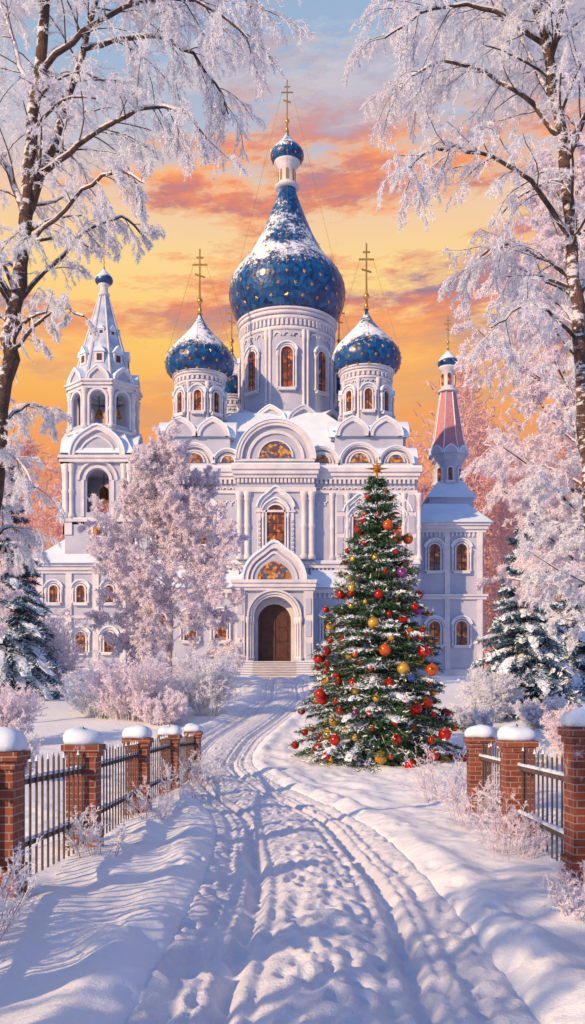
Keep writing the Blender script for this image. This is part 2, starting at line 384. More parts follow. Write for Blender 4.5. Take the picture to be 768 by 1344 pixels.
def grid_obj(name,X,Y,Z,mat):
    r,c=X.shape; V=np.stack([X,Y,Z],-1).reshape(-1,3)
    i=np.arange(r*c).reshape(r,c)
    F=np.stack([i[:-1,:-1],i[:-1,1:],i[1:,1:],i[1:,:-1]],-1).reshape(-1,4)
    return bulk(name,V,[(F,0)],[mat],True)
def bulk(name,V,groups,mats,smooth=False,parent=None,smooth_mats=()):
    me=bpy.data.meshes.new(name); V=np.ascontiguousarray(V,dtype=np.float32)
    me.vertices.add(len(V)); me.vertices.foreach_set('co',V.ravel())
    lv=np.concatenate([g.ravel() for g,_ in groups]).astype(np.int32)
    tot=np.concatenate([np.full(len(g),g.shape[1]) for g,_ in groups]).astype(np.int32)
    mi=np.concatenate([np.full(len(g),m) for g,m in groups]).astype(np.int32)
    st=np.r_[0,np.cumsum(tot)[:-1]].astype(np.int32)
    me.loops.add(len(lv)); me.loops.foreach_set('vertex_index',lv)
    me.polygons.add(len(tot)); me.polygons.foreach_set('loop_start',st); me.polygons.foreach_set('loop_total',tot)
    me.polygons.foreach_set('material_index',mi)
    sm=np.full(len(tot),smooth) if not smooth_mats else np.isin(mi,list(smooth_mats))
    me.polygons.foreach_set('use_smooth',sm)
    for m in mats: me.materials.append(m)
    me.update(calc_edges=True)
    return link(bpy.data.objects.new(name,me),parent)

ys=np.concatenate([np.arange(-12,3,.5),np.arange(3,16,.04),np.arange(16,32,.08),np.arange(32,70,.3),np.geomspace(70,4000,50)])
xs=np.concatenate([-np.geomspace(3000,4.6,50),np.arange(-4.5,4.5,.04),np.geomspace(4.6,3000,50)])
X,Y=np.meshgrid(xs,ys); Z=hgt(X,Y)
Zg=Z-.10*(1-sst(.98,1.12,np.abs(X-roadx(Y))))*((Y>-11)&(Y<59))
grid_obj('snowy_ground',X,Y,Zg,M_SNOW)
yr=np.concatenate([np.arange(-10,3,.3),np.arange(3,16,.03),np.arange(16,32,.06),np.arange(32,58.4,.25)])
sr=np.linspace(-1.12,1.12,110); S,YR=np.meshgrid(sr,yr); XR=S+roadx(YR); ZR=hgt(XR,YR)+.004-.05*sst(1.03,1.12,np.abs(S))
grid_obj('snowy_road',XR,YR,ZR,M_ROAD)

# ------------------------------------------------------------ cathedral
FY=65.0
def fx(px): return (px-384)*.05
def fz(py): return 1.65+(935-py)*.05
cath=empty('cathedral')
w=MB()
GZ=2.6
x0,x1=-9.95,8.05; ZC=17.7
w.box(x0,x1,FY,FY+18,GZ,ZC,PL)
def band(mb,x0,x1,y,z0,z1,k,mat=TR,depth=18): mb.box(x0-k,x1+k,y-k,y+depth+k,z0,z1,mat)
band(w,x0,x1,FY,GZ,4.9,.22,ST); band(w,x0,x1,FY,11.1,11.35,.18); band(w,x0,x1,FY,11.352,11.5,.30); band(w,x0,x1,FY,11.502,11.58,.28,SN)
band(w,x0,x1,FY,16.0,16.2,.12); band(w,x0,x1,FY,16.9,17.1,.18); band(w,x0,x1,FY,17.102,17.35,.3); band(w,x0,x1,FY,17.352,17.62,.42);band(w,x0,x1,FY,17.622,17.76,.4,SN)
n=60
for i in range(n):
    xx=x0+(x1-x0)*(i+.5)/n; w.box(xx-.08,xx+.08,FY-.2,FY+.01,16.62,16.898,TR)
for i in range(44):
    xx=x0+(x1-x0)*(i+.5)/44; w.ring(xx,16.25,.11,.18,FY-.1,FY+.02,TR,0,pi,8)
    w.ring(xx,15.55,.12,.19,FY-.08,FY+.02,TR,pi,2*pi,8); w.box(xx-.04,xx+.04,FY-.09,FY+.01,15.2,15.36,TR)
for i in range(70):
    xx=x0+(x1-x0)*(i+.5)/70; w.box(xx-.06,xx+.06,FY-.12,FY+.01,10.8,11.098,TR)
for i in range(44):
    yy=FY+18*(i+.5)/44; w.box(x1-.01,x1+.2,yy-.09,yy+.09,16.62,16.898,TR)
def halfcol(mb,x,y,z0,z1,r=.2):
    mb.lathe(x,y,[(r*1.5,z0),(r*1.5,z0+.25),(r*1.15,z0+.35),(r,z0+.45),(r,(z0+z1)/2-.15),(r*1.25,(z0+z1)/2-.08),(r*1.25,(z0+z1)/2+.08),(r,(z0+z1)/2+.15),(r,z1-.55),(r*1.35,z1-.45),(r*1.2,z1-.3),(r*1.6,z1-.12),(r*1.6,z1)],12,TR)
for px in(190,238,446,497,540):
    x=fx(px); w.box(x-.32,x+.32,FY-.14,FY,4.9,11.1,TR); w.box(x-.32,x+.32,FY-.14,FY,11.58,16.0,TR)
    for zz in (12.0,13.4,14.8): w.box(x-.2,x+.2,FY-.2,FY-.141,zz,zz+1.1,PL)
    for zz in (5.4,7.2,9.0): w.box(x-.2,x+.2,FY-.2,FY-.141,zz,zz+1.4,PL)
    halfcol(w,x-.5,FY-.1,11.58,16.0,.13); halfcol(w,x+.5,FY-.1,11.58,16.0,.13)
cx=-1.1; bx0,bx1=cx-2.55,cx+2.55
w.box(bx0,bx1,FY-.45,FY+.4,11.6,16.9,PL); w.box(bx0-.08,bx1+.08,FY-.6,FY-.1,16.0,16.3,TR)
for a,b,k in((16.9,17.12,.25),(17.122,17.4,.4),(17.402,17.7,.52)): w.box(bx0-k*.6,bx1+k*.6,FY-.45-k,FY-.2,a,b,TR)
w.box(bx0-.3,bx1+.3,FY-.95,FY-.1,17.702,17.8,SN)
for i in range(20):
    xx=bx0+(bx1-bx0)*(i+.5)/20; w.box(xx-.08,xx+.08,FY-.62,FY-.44,16.6,16.88,TR)
for sg in(-1,1):
    for o in(2.35,1.85): halfcol(w,cx+sg*o,FY-.5,11.6,16.0,.17)
w.obj('walls',cath)
z=MB()
def zak(cx,cz,r,y,dep,icon=True,og=0.0,icf=.45):
    z.half(cx,cz,r*.99,y+.12,y+dep,PL,24,og)
    z.ring(cx,cz,r*.86,r,y-.12,y+.2,TR,seg=24,og=og)
    z.ring(cx,cz,r*.66,r*.74,y,y+.2,TR,seg=24,og=og)
    z.ring(cx,cz,r*1.002,r*1.0+.09,y-.25,y+dep,SN,seg=24,og=og)
    z.ring(cx,cz,r*.93,r*.997,y-.2,y-.12,TR,seg=24,og=og)
    if icon:
        z.half(cx,cz+.12,r*icf,y+.05,y+.13,MO,16); z.ring(cx,cz+.12,r*icf,r*icf+.1,y,y+.15,TR,seg=16)
    z.box(cx-r,cx+r,y-.1,y+dep*.5,cz-.14,cz+.0,TR)
zak(cx,18.15,2.55,FY-.45,7,True,0,.42)
for px,r in((208,1.2),(255,1.28),(299,.92),(422,1.1),(472,1.3),(520,1.1)): zak(fx(px),17.95,r,FY,5,True,0,.46)
z.M=Matrix.Translation((x1,0,0))@Matrix.Rotation(pi/2,4,'Z')
for k in range(5): zak(FY+2+k*3.5,17.95,1.45,-.0,4,False)
z.M=Matrix.Identity(4)
z.hip(x0+.3,x1-.3,FY+.6,FY+17.6,17.8,19.9,2.4,SN,2.0)
z.hip(x0+2.4,x1-2.4,FY+2.4,FY+15.6,19.7,22.9,3.4,SN,2.8)
z.obj('arched_gables_and_roof',cath)
d=MB(); DX,DY=-.4,FY+9.5
s=.0573
def cz_(py): return 1.65+(935-py)*s
d.lathe(DX,DY,[(4.6,21.0),(4.6,22.3),(4.0,22.9),(3.8,23.3)],16,PL); d.lathe(DX,DY,[(4.62,22.31),(4.05,23.0),(3.7,23.32)],16,SN)
for k in range(12):
    d.M=Matrix.Translation((DX,DY,0))@Matrix.Rotation(2*pi*(k+.5)/12,4,'Z')
    d.half(0,22.0,1.15,-4.55,-3.5,PL,14,.15); d.ring(0,22.0,.95,1.16,-4.7,-4.5,TR,seg=14,og=.15); d.ring(0,22.0,1.162,1.25,-4.75,-3.5,SN,seg=14,og=.15)
d.M=Matrix.Identity(4)
drum(d,DX,DY,3.5,22.9,cz_(428),8,.85,3.0,cz_(530),0,1,48)
prof=interp_prof([(r*4.38,cz_(385)+zz*4.38) for r,zz in ONIONC],60)
d.lathe(DX,DY,prof,64,DO)
stars(d,DX,DY,prof,[(.03,22,0),(.09,22,.5),(.16,22,0),(.23,22,.5),(.31,20,0),(.40,18,.5),(.49,12,0),(.58,10,.5)],.165)
zt=prof[-1][1]
d.lathe(DX,DY,[(.66,zt-.1),(.95,zt),(.95,zt+.12),(.7,zt+.2),(.62,zt+.3),(.62,zt+1.5),(.8,zt+1.6),(.8,zt+1.75),(.98,zt+1.85),(.98,zt+2.0),(.7,zt+2.05)],20,TR)
for k in range(8):
    d.M=Matrix.Translation((DX,DY,0))@Matrix.Rotation(2*pi*k/8,4,'Z'); d.prism(d.archpoly(0,zt+.45,.2,.8),-.66,-.58,GO)
d.M=Matrix.Identity(4)
p2=interp_prof([(r*1.26,zt+2.5+zz*1.26) for r,zz in ONION],30); d.lathe(DX,DY,p2,32,DO)
stars(d,DX,DY,p2,[(.12,12,0),(.28,12,.5)],.1)
cross(d,DX,DY,p2[-1][1]-.1,3.9,1,3.9,cz_(370))
d.obj('great_dome',cath)
def sidedome(name,X,Yc,R,rd,z0,z1,hc,ww=.5,wh=1.5):
    m=MB(); 
    m.box(X-rd*1.35,X+rd*1.35,Yc-rd*1.35,Yc+rd*1.35,z0-2.0,z0-.3,PL); m.hip(X-rd*1.45,X+rd*1.45,Yc-rd*1.45,Yc+rd*1.45,z0-.3,z0+.12,.3,SN)
    for k in range(4):
        m.M=Matrix.Translation((X,Yc,0))@Matrix.Rotation(pi/2*k,4,'Z')
        for xx in (-.66*rd,.66*rd):
            m.half(xx,z0-.7,rd*.62,-rd*1.5,-rd,PL,12,.15); m.ring(xx,z0-.7,rd*.5,rd*.63,-rd*1.58,-rd*1.4,TR,seg=12,og=.15); m.ring(xx,z0-.7,rd*.632,rd*.7,-rd*1.6,-rd,SN,seg=12,og=.15)
    m.M=Matrix.Identity(4)
    drum(m,X,Yc,rd,z0,z1,8,ww,wh,z0+(z1-z0)*.28,0,1,32)
    p=interp_prof([(r*R,z1+.40*R+zz*R) for r,zz in ONION],40); m.lathe(X,Yc,p,48,DO)
    stars(m,X,Yc,p,[(.05,16,0),(.14,16,.5),(.24,16,0),(.34,14,.5),(.44,12,0)],.13)
    cross(m,X,Yc,p[-1][1]-.1,hc,1,R*.97,z1+.6*R)
    m.obj(name,cath)
sidedome('side_dome',-6.45,FY+4,2.4,1.65,20.9,25.0,4.5)
sidedome('side_dome',5.15,FY+4,2.4,1.7,20.9,25.3,4.6)
sidedome('side_dome',-4.9,FY+15,2.2,1.6,22.2,26.8,4.0)
sidedome('side_dome',3.75,FY+15,2.2,1.6,22.2,26.8,4.0)
f=MB()
f.window(cx,fz(724),1.15,2.95,FY-.45,2)
for px in(214,268,472,519): f.window(fx(px),fz(716),.85,2.2,FY,2)
for px in(214,268,430,472,519): f.window(fx(px),fz(845),.8,1.9,FY,1)
f.M=Matrix.Translation((x1,0,0))@Matrix.Rotation(pi/2,4,'Z')
for k in range(5): f.window(FY+2+k*3.5,12.6,.8,2.2,0,1)
f.M=Matrix.Identity(4)
f.obj('windows',cath)
# porch
p=MB(); PY=62.3; pcx=-1.15
p.panel(pcx-2.45,pcx+2.45,3.0,10.0,PY,PY+.5,pcx,2.6,4.85,4.1,PL,14)
p.box(pcx-2.45,pcx-1.9,PY+.5,FY-.01,3.0,10.0,PL); p.box(pcx+1.9,pcx+2.45,PY+.5,FY-.01,3.0,10.0,PL)
p.box(pcx-1.899,pcx+1.899,PY+.5,FY-.01,9.2,9.99,PL); p.box(pcx-1.9,pcx+1.9,PY+.5,FY-.01,3.0,4.85,ST)
for i,(r,k) in enumerate(((1.72,.32),(1.56,.2),(1.42,.1))):
    p.ring(pcx,4.85+4.1-1.3,r-.13,r,PY-k,PY+.1,TR,seg=20)
    for sg in(-1,1): p.lathe(pcx+sg*(r-.065),PY-k+.05,[(.12,4.85),(.12,5.1),(.075,5.2),(.075,7.2),(.13,7.35),(.13,7.64)],8,TR)
p.panel(pcx-1.9,pcx+1.9,4.85,9.2,PY+.9,PY+1.1,pcx,2.1,4.86,3.7,TR,14)
p.prism(p.archpoly(pcx,4.86,2.1,3.7,14),PY+1.0,PY+1.08,DR)
for sg in(-1,1):
    for zz in(5.1,6.2,7.1): p.box(pcx+sg*.5-.33,pcx+sg*.5+.33,PY+.96,PY+.999,zz,zz+.75,DR)
p.box(pcx-.03,pcx+.03,PY+.95,PY+.999,4.9,8.4,DK)
for sg in(-1,1):
    p.box(pcx+sg*2.15-.3,pcx+sg*2.15+.3,PY-.18,PY,3.2,9.3,TR)
    for zz in(5,6.4,7.8): p.box(pcx+sg*2.15-.17,pcx+sg*2.15+.17,PY-.23,PY-.181,zz,zz+1.0,PL)
for a,b,k in((9.3,9.5,.25),(9.502,9.75,.36),(9.752,9.95,.46)): p.box(pcx-2.45-k*.5,pcx+2.45+k*.5,PY-k,PY,a,b,TR)
p.half(pcx,9.96,1.9,PY-.15,PY+1.6,PL,24,.22); p.ring(pcx,9.96,1.62,1.9,PY-.35,PY-.15,TR,seg=24,og=.22); p.ring(pcx,9.96,1.902,2.06,PY-.45,PY+1.65,SN,seg=24,og=.22)
p.ring(pcx,9.96,1.35,1.48,PY-.25,PY-.15,TR,seg=24,og=.22)
p.half(pcx,10.0,1.05,PY-.2,PY-.14,MO,20,.1)
for sg in(-1,1):
    a=[(pcx+sg*2.75,9.97),(pcx+sg*1.2,11.0),(pcx,11.2),(pcx,9.97)]
    if sg<0: a=a[::-1]
    p.prism(a,PY+.1,FY,SN)
for i in range(8):
    zt_=4.83-.165*i; y=PY-.3-.32*i; hw_=2.75+.03*i
    p.box(pcx-hw_,pcx+hw_,y-.32,PY+.6-.003*i,2.4,zt_,ST); p.box(pcx-hw_+.05,pcx-1.3,y-.30,y+.02,zt_+.001,zt_+.045,SN); p.box(pcx+1.4,pcx+hw_-.05,y-.30,y+.02,zt_+.001,zt_+.045,SN)
    p.box(pcx-hw_,pcx+hw_,y-.35,y-.321,zt_-.05,zt_+.004,TR)
for sg in(-1,1):
    p.box(pcx+sg*3.2-.18,pcx+sg*3.2+.18,PY-3.1,PY-.3,2.4,4.35,PL); p.box(pcx+sg*3.2-.24,pcx+sg*3.2+.24,PY-3.16,PY-.28,4.352,4.46,TR); p.box(pcx+sg*3.2-.22,pcx+sg*3.2+.22,PY-3.14,PY-.29,4.462,4.56,SN)
p.obj('porch',cath)
for sg,wd in((1,6.2),(-1,5.8)):
    q=MB(); a,b=(pcx+2.5,pcx+2.5+wd) if sg>0 else (pcx-2.5-wd,pcx-2.5)
    q.box(a,b,FY-1.4,FY-.25,3,9.6,PL); q.box(a-.1,b+.1,FY-1.55,FY-.24,9.3,9.62,TR); q.box(a-.05,b+.05,FY-1.5,FY-.24,3,4.7,ST)
    v=[q.v(a-.15,FY-1.7,9.63),q.v(b+.15,FY-1.7,9.63),q.v(b+.15,FY-.23,10.75),q.v(a-.15,FY-.23,10.75),q.v(a-.15,FY-1.7,9.75),q.v(b+.15,FY-1.7,9.75),q.v(b+.15,FY-.23,10.95),q.v(a-.15,FY-.23,10.95)]
    q.f((v[0],v[1],v[5],v[4]),SN); q.f((v[4],v[5],v[6],v[7]),SN); q.f((v[1],v[2],v[6],v[5]),SN); q.f((v[0],v[4],v[7],v[3]),SN)
    for i in range(3): q.window(a+wd*(i+.5)/3,6.2,.75,1.8,FY-1.4,1)
    for i in range(int(wd/.3)): q.box(a+.3*i+.05,a+.3*i+.17,FY-1.52,FY-1.39,9.0,9.29,TR)
    q.obj('annex',cath)
q=MB(); WY=68
q.box(8.2,13.15,WY,WY+10,2.6,14.5,PL); 
for a,b,k in((14.0,14.2,.12),(14.202,14.45,.25),(14.452,14.62,.38),(9.4,9.6,.15),(9.602,9.75,.25),(2.6,4.6,.15)): q.box(8.2,13.15+k,WY-k,WY+10+k,a,b,TR)
q.hip(8.2,13.7,WY-.55,WY+10.5,14.63,16.6,1.2,SN,3.5)
for xx in(8.6,10.62,12.85): q.box(xx-.18,xx+.18,WY-.12,WY,9.76,14.0,TR); q.box(xx-.18,xx+.18,WY-.12,WY,4.6,9.4,TR)
for xx in(9.75,11.6): q.window(xx,11.3,.75,1.9,WY,1); q.window(xx,6.2,.75,1.7,WY,1)
for i in range(17): q.box(8.3+i*.29,8.3+i*.29+.12,WY-.1,WY+.01,13.7,13.99,TR)
q.obj('side_wing',cath)

# right tent tower
tt=empty('tent_roof_tower'); q=MB(); TX,TY=12.25,78
q.box(TX-1.7,TX+1.7,TY-1.7,TY+1.7,2.6,18.2,PL); q.hip(TX-1.95,TX+1.95,TY-1.95,TY+1.95,18.2,19.5,.9,SN)
q.lathe(TX,TY,[(1.1,19.2),(1.1,21.2),(1.35,21.35),(1.35,21.6),(1.55,21.7),(1.5,21.8)],8,PL,False,pi/8)
for k in range(8):
    q.M=Matrix.Translation((TX,TY,0))@Matrix.Rotation(2*pi*k/8,4,'Z'); q.window(0,19.6,.35,1.1,-1.02,0)
    q.half(0,21.75,.5,-1.5,-1.0,PL,10,.2); q.ring(0,21.75,.5,.58,-1.55,-1.0,SN,seg=10,og=.2)
q.M=Matrix.Identity(4)
q.lathe(TX,TY,[(1.62,21.8),(1.2,23.0),(.62,26.8)],8,TP,False,pi/8)
for k in range(8):
    a=pi/8+2*pi*k/8
    for (ra,za),(rb,zb) in(((1.62,21.8),(1.2,23.0)),((1.2,23.0),(.62,26.8))):
        c,s_=math.cos(a),math.sin(a); P0=Vector((TX+c*ra,TY+s_*ra,za));P1=Vector((TX+c*rb,TY+s_*rb,zb)); t_=Vector((-s_,c,0))*.045; o=Vector((c,s_,0))*.06
        i=[q.v(*v) for v in(P0-t_,P0+o,P0+t_,P1+t_,P1+o,P1-t_)]; q.f((i[0],i[1],i[4],i[5]),SN); q.f((i[1],i[2],i[3],i[4]),SN)
q.lathe(TX,TY,[(.8,26.8),(.8,26.95),(.55,27.05),(.55,28.5),(.75,28.65),(.75,28.8),(.5,28.85)],12,TR)
for k in range(6):
    q.M=Matrix.Translation((TX,TY,0))@Matrix.Rotation(2*pi*k/6,4,'Z'); q.prism(q.archpoly(0,27.3,.25,.9),-.58,-.5,GL)
q.M=Matrix.Identity(4)
pp=interp_prof([(r*.82,29.15+zz*.82) for r,zz in ONION],26); q.lathe(TX,TY,pp,24,DO); stars(q,TX,TY,pp,[(.2,10,0)],.08)
cross(q,TX,TY,pp[-1][1]-.1,2.6)
q.obj('tower',tt)

# bell tower
bt=empty('bell_tower'); q=MB(); BX,BY=-13.0,68.3
LY=66.0
q.box(-17.1,-11.0,LY,LY+7,2.6,11.5,PL)
for a,b,k in((10.9,11.1,.12),(11.102,11.35,.25),(11.352,11.52,.38),(2.6,4.6,.15),(7.9,8.1,.1)): q.box(-17.1-k,-11.0+k,LY-k,LY+7+k,a,b,TR)
q.hip(-17.7,-10.5,LY-.6,LY+7.6,11.53,13.4,2.2,SN,1.9)
for xx in(-16.8,-14.9,-13.1,-11.3): q.box(xx-.2,xx+.2,LY-.12,LY,4.6,7.9,TR); q.box(xx-.2,xx+.2,LY-.12,LY,8.1,10.9,TR)
for xx in(-15.9,-14.1,-12.2): q.window(xx,5.6,.65,1.4,LY,1); q.window(xx,8.9,.55,1.2,LY,1)
hw=2.2
q.box(BX-hw,BX+hw,BY-hw,BY+hw,11,14.4,PL)
for k in range(4):
    q.M=Matrix.Translation((BX,BY,0))@Matrix.Rotation(pi/2*k,4,'Z')
    q.panel(-hw+.4,hw-.4,14.4,18.3,-hw+.002,-hw+.4,0,1.5,15.0,2.9,PL,12)
    q.box(-hw,-hw+.4,-hw,-hw+.4,14.4,18.3,PL)
    q.ring(0,17.15,.80,.98,-hw-.1,-hw+.01,TR,seg=14)
    q.ring(0,17.15,1.2,1.35,-hw-.14,-hw+.01,TR,seg=14)
    for sg in(-1,1):
        q.box(sg*1.0-.1,sg*1.0+.1,-hw-.09,-hw+.001,14.7,17.14,TR); halfcol(q,sg*1.75,-hw-.05,14.6,18.2,.15); halfcol(q,sg*2.1,-hw-.05,14.6,18.2,.15)
        q.box(sg*2.0-.3,sg*2.0+.3,-hw-.1,-hw,13.5,14.4,TR)
    q.box(-hw-.2,hw+.2,-hw-.21,-hw+.05,14.35,14.55,TR); q.box(-hw-.15,hw+.15,-hw-.19,-hw,14.551,14.62,SN)
    q.box(-hw-.3,hw+.3,-hw-.302,-hw+.3,18.3,18.55,TR); q.box(-hw-.4,hw+.4,-hw-.402,-hw+.3,18.552,18.75,TR)
    q.box(-.5,.5,-hw-.1,-hw+.002,13.3,14.2,TR); q.box(-.3,.3,-hw-.12,-hw-.1,13.45,14.0,GL)
    q.half(0,18.76,1.75,-hw-.1,-hw+1.6,PL,20,.12); q.ring(0,18.76,1.5,1.76,-hw-.3,-hw-.1,TR,seg=20,og=.12); q.ring(0,18.76,1.1,1.22,-hw-.2,-hw-.1,TR,seg=20,og=.12)
    q.ring(0,18.76,1.762,1.88,-hw-.4,-hw+1.6,SN,seg=20,og=.12)
q.M=Matrix.Identity(4)
q.box(BX-hw,BX+hw,BY-hw,BY+hw,14.2,14.5,DK); q.box(BX-hw+.01,BX+hw-.01,BY-hw+.01,BY+hw-.01,18.2,18.9,PL); q.hip(BX-hw-.3,BX+hw+.3,BY-hw-.3,BY+hw+.3,18.9,20.4,.8,SN)
ra=2.15; side=2*ra*math.tan(pi/8)
q.lathe(BX,BY,[(ra/math.cos(pi/8)*1.03,19.6),(ra/math.cos(pi/8)*1.03,20.5),(ra/math.cos(pi/8)*.9,20.7)],8,PL,False,pi/8)
for k in range(8):
    q.M=Matrix.Translation((BX,BY,0))@Matrix.Rotation(pi/4*k,4,'Z')
    q.panel(-side/2+.06,side/2-.06,20.5,23.4,-ra,-ra+.3,0,1.0,20.95,2.2,PL,10)
    q.ring(0,20.95+2.2-.5,.55,.70,-ra-.1,-ra+.01,TR,seg=12)
    for sg in(-1,1): q.box(sg*.62-.07,sg*.62+.07,-ra-.09,-ra+.001,20.8,22.64,TR)
    q.box(-side/2-.1,side/2+.1,-ra-.15,-ra+.002,20.45,20.62,TR)
    halfcol(q,-side/2,-ra+.0,20.62,23.3,.15)
    for a,b,kk in((23.3,23.5,.12),(23.502,23.7,.25),(23.702,23.85,.36)): q.box(-side/2-kk*.5,side/2+kk*.5,-ra-kk,-ra+.3,a,b,TR)
    q.half(0,23.86,.7,-ra-.1,-ra+.7,PL,12,.3); q.ring(0,23.86,.55,.71,-ra-.22,-ra-.1,TR,seg=12,og=.3); q.ring(0,23.86,.712,.8,-ra-.25,-ra+.7,SN,seg=12,og=.3)
    for zz,sc in((25.3,1.0),(27.3,.62)):
        rr=2.05*(30.6-zz)/(30.6-23.7)
        q.box(-.32*sc,.32*sc,-rr-.12*sc,-rr+.5*sc,zz-.1,zz+.65*sc,TR); q.box(-.17*sc,.17*sc,-rr-.14*sc,-rr-.1*sc,zz+.05,zz+.5*sc,DK)
        q.prism([(-.42*sc,zz+.65*sc),(.42*sc,zz+.65*sc),(0,zz+1.2*sc)],-rr-.2*sc,-rr+.5*sc,SN)
q.M=Matrix.Identity(4)
q.lathe(BX,BY,[(2.2,23.7),(.28,30.5)],8,TB,False,pi/8)
for k in range(8):
    a=pi/8+2*pi*k/8; c,s_=math.cos(a),math.sin(a)
    P0=Vector((BX+c*2.22,BY+s_*2.22,23.7));P1=Vector((BX+c*.29,BY+s_*.29,30.5)); t_=Vector((-s_,c,0))*.10; o=Vector((c,s_,0))*.10
    i=[q.v(*v) for v in(P0-t_,P0+o,P0+t_,P1+t_*.4,P1+o*.5,P1-t_*.4)]; q.f((i[0],i[1],i[4],i[5]),TR); q.f((i[1],i[2],i[3],i[4]),TR)
q.lathe(BX,BY,[(.4,30.3),(.4,30.5),(.28,30.6),(.28,31.0),(.42,31.1),(.35,31.2)],10,TR)
pp=interp_prof([(r*.62,31.45+zz*.62) for r,zz in ONION],24); q.lathe(BX,BY,pp,20,DO); cross(q,BX,BY,pp[-1][1]-.05,1.6)
def bell(x,y,zt_,r):
    q.lathe(x,y,[(r,zt_-r*1.7),(r*.8,zt_-r*1.4),(r*.6,zt_-r*.8),(r*.5,zt_-r*.3),(r*.2,zt_)],16,BE)
    q.box(x-.03,x+.03,y-.03,y+.03,zt_,zt_+.9,DR)
bell(BX,BY,17.2,.6); bell(BX-.1,BY-1.2,22.2,.33); bell(BX+1.1,BY-.9,22.2,.3); bell(BX-1.1,BY-.9,22.2,.28)
q.obj('tower',bt)

# ------------------------------------------------------------ fences
M_FN=[M_BRICK,M_IRON,M_SNOWR]
def fence(name,posts,hp,seed):
    rr=random.Random(seed); e=empty(name)
    for (x,y),h in zip(posts,hp):
        zg=H(x,y); m=MB(M_FN); m.M=Matrix.Translation((x,y,0))
        a=.165; zt_=h
        m.box(-a-.025,a+.025,-a-.025,a+.025,zg-.5,zg+.22,0); m.box(-a,a,-a,a,zg+.22,zt_-.14,0)
        m.box(-a-.02,a+.02,-a-.02,a+.02,zt_-.14,zt_-.075,0); m.box(-a-.045,a+.045,-a-.045,a+.045,zt_-.074,zt_,0)
        rings=[]; N=28
        for r,zz in((a*.9,0.0),(a*1.30,.005),(a*1.40,.05),(a*1.36,.10),(a*1.16,.145),(a*.8,.17),(a*.4,.18),(.01,.183)):
            ring=[]
            for i in range(N):
                an=2*pi*i/N; c,s_=math.cos(an),math.sin(an); k=1/(abs(c)**3.2+abs(s_)**3.2)**(1/3.2)
                j=1+.05*math.sin(an*3+x*7+y)+.03*math.sin(an*5+y*3)
                ring.append(m.v(r*k*c*j*.96,r*k*s_*j*.96,zt_+zz*(1+.12*math.sin(an+y))))
            rings.append(ring)
        for p_,q_ in zip(rings,rings[1:]):
            for i in range(N): j=(i+1)%N; m.f((p_[i],p_[j],q_[j],q_[i]),2,True)
        m.obj('brick_pillar',e)
    m=MB(M_FN)
    for (xa,ya),(xb,yb) in zip(posts,posts[1:]):
        L=math.hypot(xb-xa,yb-ya); ang=math.atan2(yb-ya,xb-xa)
        za,zb=H(xa,ya)-.02,H(xb,yb)-.02; m.M=Matrix.Translation((xa,ya,za))@Matrix.Rotation(ang,4,'Z')
        sl=(zb-za)/L
        for zz in(.30,.86):
            v=[m.v(xx,yy,zz+sl*xx+dz) for xx in(.14,L-.14) for yy,dz in((-.02,0),(.02,0),(.02,.05),(-.02,.05))]
            for i in range(4): j=(i+1)%4; m.f((v[i],v[j],v[4+j],v[4+i]),1)
            n=40; prev=None
            for i in range(n+1):
                xx=.14+(L-.28)*i/n; hh=.012+.03*abs(math.sin(i*.9+zz*5+xa))*rr.uniform(.5,1)
                r4=[m.v(xx,yy,zz+.052+sl*xx+dz) for yy,dz in((-.028,0),(-.02,hh),(.02,hh),(.028,0))]
                if prev:
                    for k in range(3): m.f((prev[k],prev[k+1],r4[k+1],r4[k]),2,True)
                prev=r4
        n=int((L-.34)/.205)
        for i in range(n+1):
            xx=.20+(L-.40)*i/n; zo=sl*xx; hh=1.06+rr.uniform(-.015,.015); t=.019; ti=rr.uniform(-.008,.008)
            b=[m.v(xx+dx,dy-.03,zo+.02) for dx,dy in((-t,-.007),(t,-.007),(t,.007),(-t,.007))]
            c=[m.v(xx+dx+ti,dy-.03,zo+hh) for dx,dy in((-t,-.007),(t,-.007),(t,.007),(-t,.007))]
            tp=m.v(xx+ti,-.03,zo+hh+.06)
            for k in range(4): j=(k+1)%4; m.f((b[k],b[j],c[j],c[k]),1); m.f((c[k],c[j],tp),1)
            if rr.random()<.5:
                q0=[m.v(xx+dx+ti,dy-.03,zo+hh+.012) for dx,dy in((-t*1.2,-.012),(t*1.2,-.012),(t*1.2,.012),(-t*1.2,.012))]; tq=m.v(xx+ti,-.03,zo+hh+.075)
                for k in range(4): m.f((q0[k],q0[(k+1)%4],tq),2)
    m.obj('pickets_and_rails',e)
LP=[(-2.42,4.9),(-2.42,8.15),(-2.36,11.2),(-2.36,15.1),(-2.34,18.9),(-2.32,23.2)]
fence('brick_fence',LP,[1.34,1.33,1.29,1.26,1.22,1.20],1)
RP=[(2.38,5.4),(2.62,8.8),(2.72,12.0),(2.90,15.4)]
fence('brick_fence',RP,[1.66,1.52,1.31,1.26],2)

